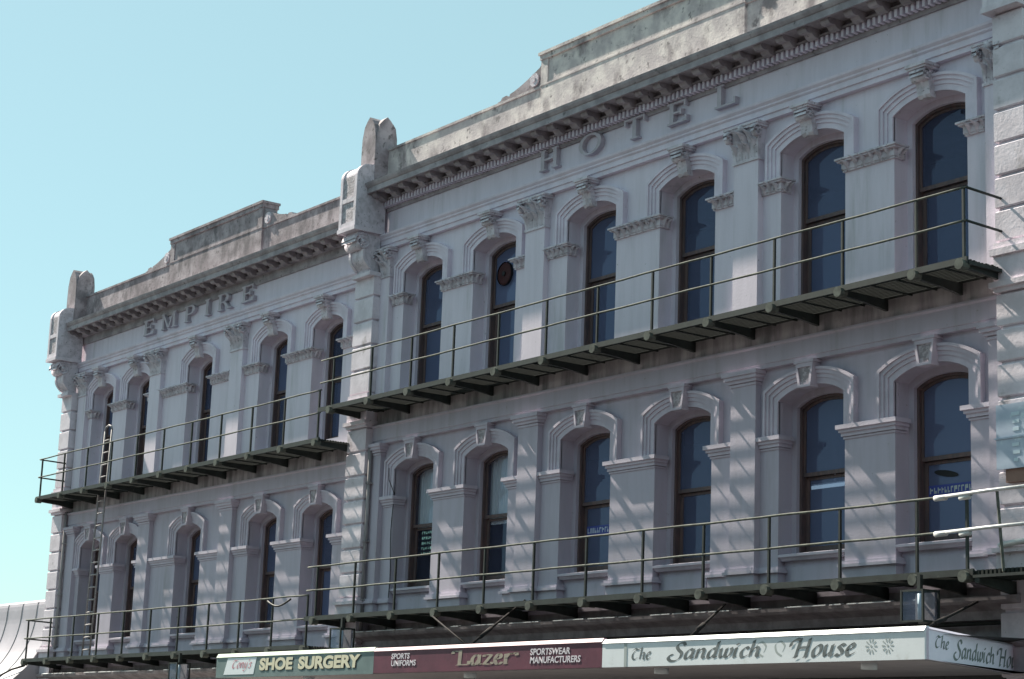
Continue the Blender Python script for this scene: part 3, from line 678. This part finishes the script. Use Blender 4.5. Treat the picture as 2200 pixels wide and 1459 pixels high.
# ------------------------------------------------------------------ lettering tools
def catmull(P, k=6, closed=False):
    P = [Vector((p[0], p[1], 0)) for p in P]
    if len(P) == 2: return [P[0].lerp(P[1], i/4) for i in range(5)]
    n = len(P); out = []
    rng = range(n) if closed else range(n-1)
    for i in rng:
        if closed: a, b, c, d = P[(i-1) % n], P[i], P[(i+1) % n], P[(i+2) % n]
        else: a, b, c, d = P[max(i-1,0)], P[i], P[i+1], P[min(i+2,n-1)]
        for j in range(k):
            t = j/k; out.append(.5*((2*b)+(c-a)*t+(2*a-5*b+4*c-d)*t*t+(3*b-a-3*c+d)*t**3))
    out.append(P[0] if closed else P[-1]); return out
SK = {
 'T': (1.25, [[(.80,1.38),(.42,1.25),(.12,.75),(.22,.18),(.58,.02),(.92,.28)], [(.0,1.25),(.35,1.52),(.75,1.38),(1.2,1.55)]]),
 'h': (.90, [[(.06,1.68),(.06,.05)], [(.06,.55),(.30,.92),(.55,.85),(.56,.2),(.72,.0)]]),
 'e': (.80, [[(.12,.48),(.48,.62),(.52,.90),(.30,1.0),(.08,.55),(.20,.06),(.45,.02),(.66,.24)]]),
 'S': (1.15, [[(.95,1.40),(.78,1.68),(.45,1.66),(.28,1.32),(.50,.95),(.82,.62),(.80,.12),(.45,-.20),(.02,-.16),(-.22,.15),(-.10,.45),(.10,.42)]]),
 'a': (.98, [[(.60,.86),(.34,1.0),(.08,.62),(.10,.12),(.32,.02),(.60,.50)], [(.64,1.0),(.62,.25),(.66,.05),(.84,.12)]]),
 'n': (.95, [[(.06,1.0),(.06,.02)], [(.06,.60),(.32,.98),(.56,.86),(.56,.22),(.74,.02)]]),
 'd': (.98, [[(.60,.86),(.34,1.0),(.08,.62),(.10,.12),(.32,.02),(.60,.50)], [(.66,1.70),(.62,.6),(.64,.08),(.84,.12)]]),
 'w': (1.20, [[(.02,.96),(.08,.30),(.24,.02),(.46,.30),(.50,.96)], [(.50,.30),(.62,.02),(.86,.22),(.95,.70),(.84,1.0)]]),
 'i': (.48, [[(.06,1.0),(.06,.2),(.14,.02),(.30,.12)], [(.04,1.38),(.16,1.30)]]),
 'c': (.80, [[(.60,.80),(.36,1.0),(.08,.55),(.20,.05),(.42,.0),(.66,.22)]]),
 'H': (1.30, [[(.14,1.60),(.04,.0)], [(.88,1.60),(.84,.0)], [(.08,.80),(.86,.84)], [(-.55,.95),(-.52,1.35),(-.20,1.58),(.14,1.52)], [(-.08,.0),(.18,.04)], [(.72,.0),(.98,.04)]]),
 'o': (.92, [[(.36,1.0),(.08,.60),(.14,.10),(.36,.0),(.66,.42),(.60,.90),(.36,1.0)]]),
 'u': (1.0, [[(.06,1.0),(.08,.30),(.24,.02),(.56,.45)], [(.60,1.0),(.58,.22),(.64,.02),(.84,.14)]]),
 's': (.72, [[(.54,.86),(.30,1.0),(.10,.80),(.36,.50),(.48,.22),(.26,.0),(-.02,.14)]]),
 'y': (.85, [[(.04,1.0),(.08,.35),(.26,.1),(.55,.5)], [(.58,1.0),(.50,.0),(.26,-.5),(-.05,-.4)]]),
 '\'': (.30, [[(.10,1.6),(.02,1.3)]]),
 'L': (1.20, [[(-.40,1.18),(-.36,1.42),(-.10,1.42),(.14,1.42)], [(.22,1.5),(.22,.0)], [(.0,.06),(1.0,.06)], [(1.0,.06),(1.02,.42)]]),
 'z': (.86, [[(.06,.78),(.08,.95),(.66,.95)], [(.62,.92),(.08,.06)], [(.04,.06),(.66,.06),(.72,.26)]]),
 'r': (.90, [[(.12,1.0),(.12,.02)], [(.0,.04),(.30,.04)], [(.14,.62),(.40,1.0),(.66,.96),(.92,1.06),(.98,.80)]]),
 '*': (1.0, []),
}
def script(parent, text, x0, z0, xh, m, shear=.22, nib=.20, ang=40, thin=.045, y=-.034, sx=1.0, track=0.0, fit=None, name='letter'):
    tot = sum((SK[c][0]+track) if c != ' ' else .6 for c in text)
    if fit: sx = fit/(tot*xh)
    pen = 0
    for ch in text:
        if ch == ' ': pen += .6; continue
        adv, strokes = SK[ch]; mb = MB()
        for si, P in enumerate(strokes):
            C = catmull(P); n = len(C); nv = Vector((cos(radians(ang)), sin(radians(ang)), 0))*nib/2; L = []; R_ = []
            for i, c in enumerate(C):
                t = (C[min(i+1,n-1)]-C[max(i-1,0)]).normalized(); pp = Vector((-t.y, t.x, 0))
                sg = 1 if pp.dot(nv) >= 0 else -1; o_ = nv*sg+pp*thin/2
                for q, Q in ((c+o_, L), (c-o_, R_)):
                    Q.append((x0+(pen+q.x+shear*q.y)*xh*sx, y-.0012*si, z0+q.y*xh))
            for i in range(n-1): mb.quad(L[i], L[i+1], R_[i+1], R_[i])
        part(name, mb, m, parent); pen += adv+track
def font_text(parent, text, x0, x1, z0, z1, m, shear=0, bold=0, y=-.036, name='lettering', ext=.002):
    cu = bpy.data.curves.new('t', 'FONT'); cu.body = text; cu.size = 1; cu.offset = bold; cu.extrude = ext; cu.resolution_u = 4; cu.space_character = 1.0
    ob = bpy.data.objects.new('t', cu); COL.objects.link(ob)
    me = bpy.data.meshes.new_from_object(ob.evaluated_get(bpy.context.evaluated_depsgraph_get()))
    bpy.data.objects.remove(ob); bpy.data.curves.remove(cu)
    xs = [v.co.x for v in me.vertices]; ys = [v.co.y for v in me.vertices]
    ax, bx_, ay, by = min(xs), max(xs), min(ys), max(ys)
    for v in me.vertices:
        x, yy, d = v.co; zz = z0+(yy-ay)/(by-ay)*(z1-z0)
        v.co = (x0+(x-ax)/(bx_-ax)*(x1-x0)+shear*(zz-z0), y-d, zz)
    me.materials.clear(); me.materials.append(MATS[m])
    return put(name, me, parent)
def sign(label, xa, xb, panel, cap, z0=3.085, z1=3.43, zc=3.495, loc=(0,-3.30,0), rotz=0):
    B = thing('sign_board', label, 'sign', loc, rotz)
    part('panel', MB().box(xa, xb, -.032, .0, z0, z1), panel, B)
    cp = MB(); cp.px([(-.036,z1+.0005),(-.045,z1+.012),(-.002,zc),(.05,zc),(.05,z1+.0005)], xa, xb); part('top_cap', cp, cap, B)
    return B
s1 = sign('grey green sign board reading SHOE SURGERY in cream capitals', -36.28, -30.335, 'sign_green', 'sign_green_cap', 3.06, 3.45, 3.535)
lp = MB(); lp.py([(-35.95,3.115),(-34.72,3.115),(-34.62,3.44),(-35.80,3.44)], -.036, -.031); part('logo_panel', lp, 'sign_white', s1)
script(s1, "Tony's", -35.62, 3.24, .105, 'letter_red', .3, .20, 40, .06, -.0385, fit=.80)
font_text(s1, 'SHOE', -34.46, -33.19, 3.165, 3.405, 'black_rubber', .10, .045, -.0345, 'letter_shadow', .0005)
font_text(s1, 'SHOE', -34.50, -33.22, 3.18, 3.42, 'letter_cream', .10, .045, -.037)
font_text(s1, 'SURGERY', -32.96, -30.76, 3.165, 3.405, 'black_rubber', .10, .045, -.0345, 'letter_shadow', .0005)
font_text(s1, 'SURGERY', -33.00, -30.80, 3.18, 3.42, 'letter_cream', .10, .045, -.037)
s2 = sign('maroon sign board reading Lazer between small white sportswear wording', -30.33, -23.83, 'sign_maroon', 'sign_pink_cap', 3.07, 3.445, 3.515)
font_text(s2, 'SPORTS', -29.75, -29.17, 3.305, 3.405, 'letter_white', .12, .02); font_text(s2, 'UNIFORMS', -29.75, -28.97, 3.185, 3.285, 'letter_white', .12, .02)
script(s2, 'Lazer', -27.72, 3.165, .165, 'letter_gold', .05, .22, 8, .075, -.0345, fit=1.66)
font_text(s2, 'SPORTSWEAR', -25.66, -24.62, 3.29, 3.395, 'letter_white', .12, .02); font_text(s2, 'MANUFACTURERS', -25.66, -24.36, 3.16, 3.265, 'letter_white', .12, .02)
s3 = sign('long white sign board reading The Sandwich House in grey script', -23.825, -17.33, 'sign_white', 'sign_white', 3.07, 3.42, 3.49)
jt = MB(); jt.box(-23.30, -23.235, -.036, -.030, 3.072, 3.418); part('joint_strip', jt, 'letter_faint', s3)
script(s3, 'The', -23.14, 3.175, .105, 'letter_dark', .22, .22, fit=.46)
script(s3, 'Sandwich', -22.24, 3.165, .135, 'letter_dark', .25, .24, fit=1.90)
script(s3, 'House', -19.66, 3.145, .150, 'letter_dark', .25, .26, fit=1.12)
# pale drop-shadow flourishes and flowers
for xf in (-20.30, -19.93):
    fl = MB(); C = catmull([(0,0),(-.10,.06),(-.12,.16),(-.02,.2),(.06,.14),(.02,.06)]); 
    for i in range(len(C)-1):
        a, b_ = C[i], C[i+1]; fl.quad((xf+a.x,-.0327,3.15+a.y),(xf+b_.x,-.0327,3.15+b_.y),(xf+b_.x+.03,-.0327,3.15+b_.y+.02),(xf+a.x+.03,-.0327,3.15+a.y+.02))
    part('flourish', fl, 'letter_faint', s3)
for xf in (-18.25, -17.96):
    fl = MB()
    for i in range(10):
        a = i/10*2*pi; d = Vector((cos(a),sin(a))); q = Vector((-d.y,d.x))*.011
        fl.quad(*[(xf+v.x,-.034,3.255+v.y) for v in (d*.045-q*.6, d*.10-q, d*.105+q, d*.045+q*.6)])
    fl.quad(*[(xf+.018*cos(k*pi/4),-.034,3.255+.018*sin(k*pi/4)) for k in range(8)])
    part('flower', fl, 'letter_faint', s3)
s4 = sign('lilac shaded sign board round the corner reading The Sandwich House', 0.0, 4.6, 'sign_side', 'sign_side', 3.07, 3.44, 3.485, (cor.x, cor.y, 0), math.atan2(sd.y, sd.x))
script(s4, 'The', .20, 3.235, .10, 'letter_dark', .22, .24, fit=.50)
script(s4, 'Sandwich', .92, 3.155, .135, 'letter_dark', .22, .26, fit=1.50)
script(s4, 'House', 2.62, 3.150, .145, 'letter_dark', .22, .26, fit=1.05)

# ------------------------------------------------------------------ glazed light boxes under the balcony
def light_box(x, y, z, label, w=.40, h=.46):
    B = thing('light_box', label, 'lamp', (x,y,z), 0, 'glazed light boxes under the fire escape')
    fr = MB(); t = .03
    for sx in (-1,1):
        for sy in (-1,1): fr.box(sx*w/2-t/2, sx*w/2+t/2, sy*.16-t/2, sy*.16+t/2, 0, h)
    for zz in (0, h-t):
        for sy in (-1,1): fr.box(-w/2+t/2, w/2-t/2, sy*.16-t/2+.001, sy*.16+t/2-.001, zz+.001, zz+t-.001)
        for sx in (-1,1): fr.box(sx*w/2-t/2+.001, sx*w/2+t/2-.001, -.16+t/2, .16-t/2, zz+.001, zz+t-.001)
    part('frame', fr, 'iron_green', B)
    g = MB()
    for sy in (-1,1): g.quad((-w/2,sy*.162,.03),(w/2,sy*.162,.03),(w/2,sy*.162,h-.03),(-w/2,sy*.162,h-.03))
    for sx in (-1,1): g.quad((sx*w/2,-.16,.03),(sx*w/2,.16,.03),(sx*w/2,.16,h-.03),(sx*w/2,-.16,h-.03))
    part('pane', g, 'clear_glass', B)
    part('back_plate', MB().box(-w/2+.02, w/2-.02, .10, .12, .03, h-.03), 'dark_timber', B)
    part('tube', MB().tube([(.02,-.02,.05),(.02,-.02,h-.05)], .035, 10), 'light_text', B, True)
    part('hanger', MB().box(-.03,.03,-.03,.03,h,h+.22), 'iron_green', B)
light_box(-19.35, -1.2, 3.74, 'glazed light box above the corner of the white sign board')
light_box(-34.98, -1.2, 3.72, 'glazed light box above the SHOE SURGERY sign board', .40, .44)
light_box(-42.15, -1.2, 3.13, 'glazed light box under the EMPIRE wing balcony, left of the awning', .40, .46)
# flashing lamp head, cables, corner sign -------------------------------------
cb = MB()
cb.tube([(-35.16+.03*sin(i*.9), -.02-.14*(i < 2), 7.6-i*.26) for i in range(14)], .010, 6); o = part('cable', cb, 'black_rubber', None, True)
o['label'] = 'thin black cable hanging down the wall beside the HOTEL wing corner pier'; o['category'] = 'cable'
hs = MB(); pts = []
for i in range(9): t = i/8; pts.append((-38.35+1.0*t, -1.10, 4.86-.14*sin(pi*t)*(1.1-.4*t)))
hs.tube(pts, .022, 8); o = part('hose', hs, 'black_rubber', None, True); o['label'] = 'short black hose sagging from the lower balcony rail'; o['category'] = 'hose'
hs = MB(); hs.tube([(-55.2,-1.6,2.85),(-54.0,-1.25,3.2),(-52.9,-.9,3.62),(-52.4,-.75,3.72)], .03, 8)
o = part('drain_pipe', hs, 'black_rubber', None, True); o['label'] = 'black pipe slanting down from the left balcony end'; o['category'] = 'pipe'
for xp, za, zb_, lab in ((-51.74,3.3,8.0,'dark downpipe beside the left end pier of the EMPIRE wing'),(-35.90,4.0,8.15,'added dark pipe standing in for shade beside the middle quoined pier')):  # second pipe is added where only the pier's shade is dark
    dp = thing('downpipe', lab, 'downpipe', (xp,-.19,0))
    part('pipe', MB().tube([(0,0,za),(0,0,(za+zb_)/2),(0,0,zb_)], .04, 10), 'stucco_stained', dp, True)
    for q in (.2,.5,.8): part('clip', MB().box(-.06,.06,-.055,.08,za+(zb_-za)*q,za+(zb_-za)*q+.04), 'stucco_stained', dp)
bs = thing('wall_sign', 'faded pale blue sign board on the corner pier', 'sign')
part('panel', MB().box(-18.58,-17.75,-.44,-.40,5.93,6.86), 'blue_sign', bs)
part('frame', MB().box(-18.60,-17.73,-.455,-.43,6.36,6.385), 'blue_sign', bs)
for i in range(7):
    part('faded_mark', MB().box(-18.28+random.uniform(-.02,.02),-18.16+random.uniform(-.03,.03),-.446,-.441,6.02+i*.11,6.07+i*.11), 'light_text', bs)
part('bracket', MB().box(-18.45,-17.9,-.40,-.31,5.74,6.2), 'brick_side', bs)
pp = MB().tube([(-18.55,-.42,4.86),(-18.2,-.44,4.885),(-17.2,-.44,4.92)], .045, 10); o = part('conduit', pp, 'galvanised', None, True)
o['label'] = 'pale pipe running past the foot of the corner pier'; o['category'] = 'pipe'

# ------------------------------------------------------------------ things in the windows
def curtain(cx, z0, z1, w, label):
    mb = MB(); N = 40
    f = lambda u: (cx-w/2+w*u, .545+.02*sin(u*44)+.012*sin(u*97))
    for i in range(N):
        a, b_ = f(i/N), f((i+1)/N); mb.quad((a[0],a[1],z0),(b_[0],b_[1],z0),(b_[0],b_[1],z1),(a[0],a[1],z1))
    o = part('curtain', mb, 'curtain', None, True); o['label'] = label; o['category'] = 'curtain'
curtain(winsR[1]-.05, 6.25, 7.75, 1.15, 'white net curtain behind the upper sash, two windows along from the corner pier')
curtain(winsR[0]-.05, 6.35, 7.75, 1.15, 'pale sheet standing in for a reflection in the first-storey window beside the middle quoined pier')  # folded sheet stands in for a pale reflection on this pane
ef = thing('extractor_fan', 'round dark red extractor fan set in a top storey window pane', 'fan', (-32.00,.425,11.36))
part('disc', MB().tube([(0,.03,0),(0,-.03,0),(0,-.045,0)], [.235,.235,.20], 24), 'dark_red', ef)
part('rim', MB().tube([(0,-.001,0),(0,-.05,0)], [.25,.245], 24, False), 'black_rubber', ef)
part('hub', MB().tube([(0,-.04,0),(0,-.07,0)], .05, 12), 'black_rubber', ef)
st = thing('window_sticker', 'dark oval patch on the window beside the corner pier', 'sticker')
mb = MB(); mb.quad(*[(-20.34+.24*cos(k*pi/10)-.03*sin(k*pi/10), .484, 6.155+.055*sin(k*pi/10)-.035*cos(k*pi/10)) for k in range(20)]); part('patch', mb, 'black_rubber', st)
fl = thing('fluorescent_lamp', 'pale fluorescent tube lamp seen inside a first storey window', 'lamp', (-23.2,.95,6.28))
part('tube', MB().tube([(-.50,0,0),(.42,0,0)], .03, 10), 'lamp_glow', fl, True); part('batten', MB().box(-.52,.44,.02,.07,.0,.06), 'sign_white', fl)
part('stem', MB().tube([(0,.045,.05),(0,.045,2.17)], .012, 6), 'sign_white', fl)
def decal(cx, z0, z1, w, label, strip, rows, colr, yy=.490):
    B = thing('window_lettering', label, 'lettering')
    if strip: part('strip', MB().box(cx-w/2, cx+w/2, yy-.003, yy, z0, z1), strip, B)
    h = (z1-z0)/rows
    for r in range(rows):
        x = cx-w/2+.04
        mb = MB()
        while x < cx+w/2-.10:
            ww = random.uniform(.035,.06); mb.box(x, x+ww*.35, yy-.006, yy-.004, z0+h*(r+.25), z0+h*(r+.78)); mb.box(x+ww*.35, x+ww, yy-.006, yy-.004, z0+h*(r+.25)+random.choice((0,h*.2,h*.4)), z0+h*(r+.40)+random.choice((0,h*.1,h*.4)))
            x += ww+.022
        part('faded_letters', mb, colr, B)
decal(winsR[5]-.05, 5.82, 5.99, .96, 'blue strip with small faded letters on the window beside the corner pier', 'blue_banner', 1, 'letter_faint')
decal(winsR[2]-.05, 5.80, 5.98, .96, 'blue strip with faint letters on the glass above the maroon sign board', 'blue_banner', 1, 'blue_sign')
decal(winsR[0]+.02, 5.76, 6.30, .80, 'rows of pale green letters on the window beside the middle pier', None, 5, 'green_text')

# ------------------------------------------------------------------ neighbour on the left
NB = thing('neighbour_building', 'low building with a pale concave sheet metal roof beyond the hotel', 'building')
prof = [(p_.x, p_.y) for p_ in catmull([(.25,5.62),(.0,5.57),(-.07,5.0),(-.18,4.52),(-.38,4.08),(-.72,3.63),(-1.25,3.18),(-1.9,2.85),(-2.4,2.72)], 5)]
rm = MB(); N = len(prof)
back = [(y+.06, z-.05) for y, z in prof[::-1]]
for k in range(12):
    xa = -52.48-k*1.07; xb = xa-1.07
    if xa < -56.4: break
    sh = MB(); sh.px(prof+back, xb+.004, xa-.004); sp = part('roof_sheet', sh, 'roof_metal', NB)
    se = MB()
    for (ya, za), (yb, zb) in zip(prof[5:], prof[6:]): se.tube([(xb, ya-.004, za+.004), (xb, yb-.004, zb+.004)], .014, 6)
    part('roof_seam', se, 'tin_roof', NB)
part('wall', MB().box(-57.3,-52.95,.05,9,0,5.5), 'brick_side', NB)
sh = MB(); sh.px(prof[5:]+[(-2.4,.0),(.0,.0)], -52.54, -52.485); part('end_wall', sh, 'roof_metal', NB)
part('verandah_wall', MB().box(-57.2,-53.0,-2.2,-2.1,0,2.78), 'shop_dark', NB)
NB2 = thing('neighbour_building', 'slate blue walled building at the far left edge behind the curved roof', 'building')
part('wall', MB().box(-72,-57.4,-.25,9,0,5.60), 'slate_blue', NB2)
part('parapet', MB().box(-72,-57.4,-.33,.1,5.60,5.72), 'slate_blue', NB2)
# shop fronts in the shade under balcony and awning
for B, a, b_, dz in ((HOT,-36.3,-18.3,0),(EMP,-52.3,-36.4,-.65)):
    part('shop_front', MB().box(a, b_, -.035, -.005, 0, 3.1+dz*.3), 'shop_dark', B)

# ------------------------------------------------------------------ unseen blocks added out of frame to shade and bounce light
def add_blocker(label, x0, x1, y0, y1, h, front, m):
    B = thing('light_blocker', label, 'building')
    part('wall', MB().box(x0, x1, y0, y1, 0, h), m, B)
    part('roof', MB().box(x0-.2, x1+.2, y0-.2, y1+.2, h, h+.5), 'cornice_stone', B)
    n = int((x1-x0)/4)
    for i in range(n):
        for zz in (5.2, 9.6):
            cx = x0+(i+.5)*(x1-x0)/n; yy = y1 if front > 0 else y0; w = MB()
            w.box(cx-.7, cx+.7, min(yy, yy+front*.06), max(yy, yy+front*.06), zz, zz+2.2); part('window', w, 'shop_dark', B)
add_blocker('unseen dark block added on the right to cut sky light', 12, 30, -60, -7, 17, -1, 'blocker_dark')
add_blocker('unseen dark block added across the road to cut sky light', -34, 30, -44, -26.5, 14, 1, 'blocker_dark')
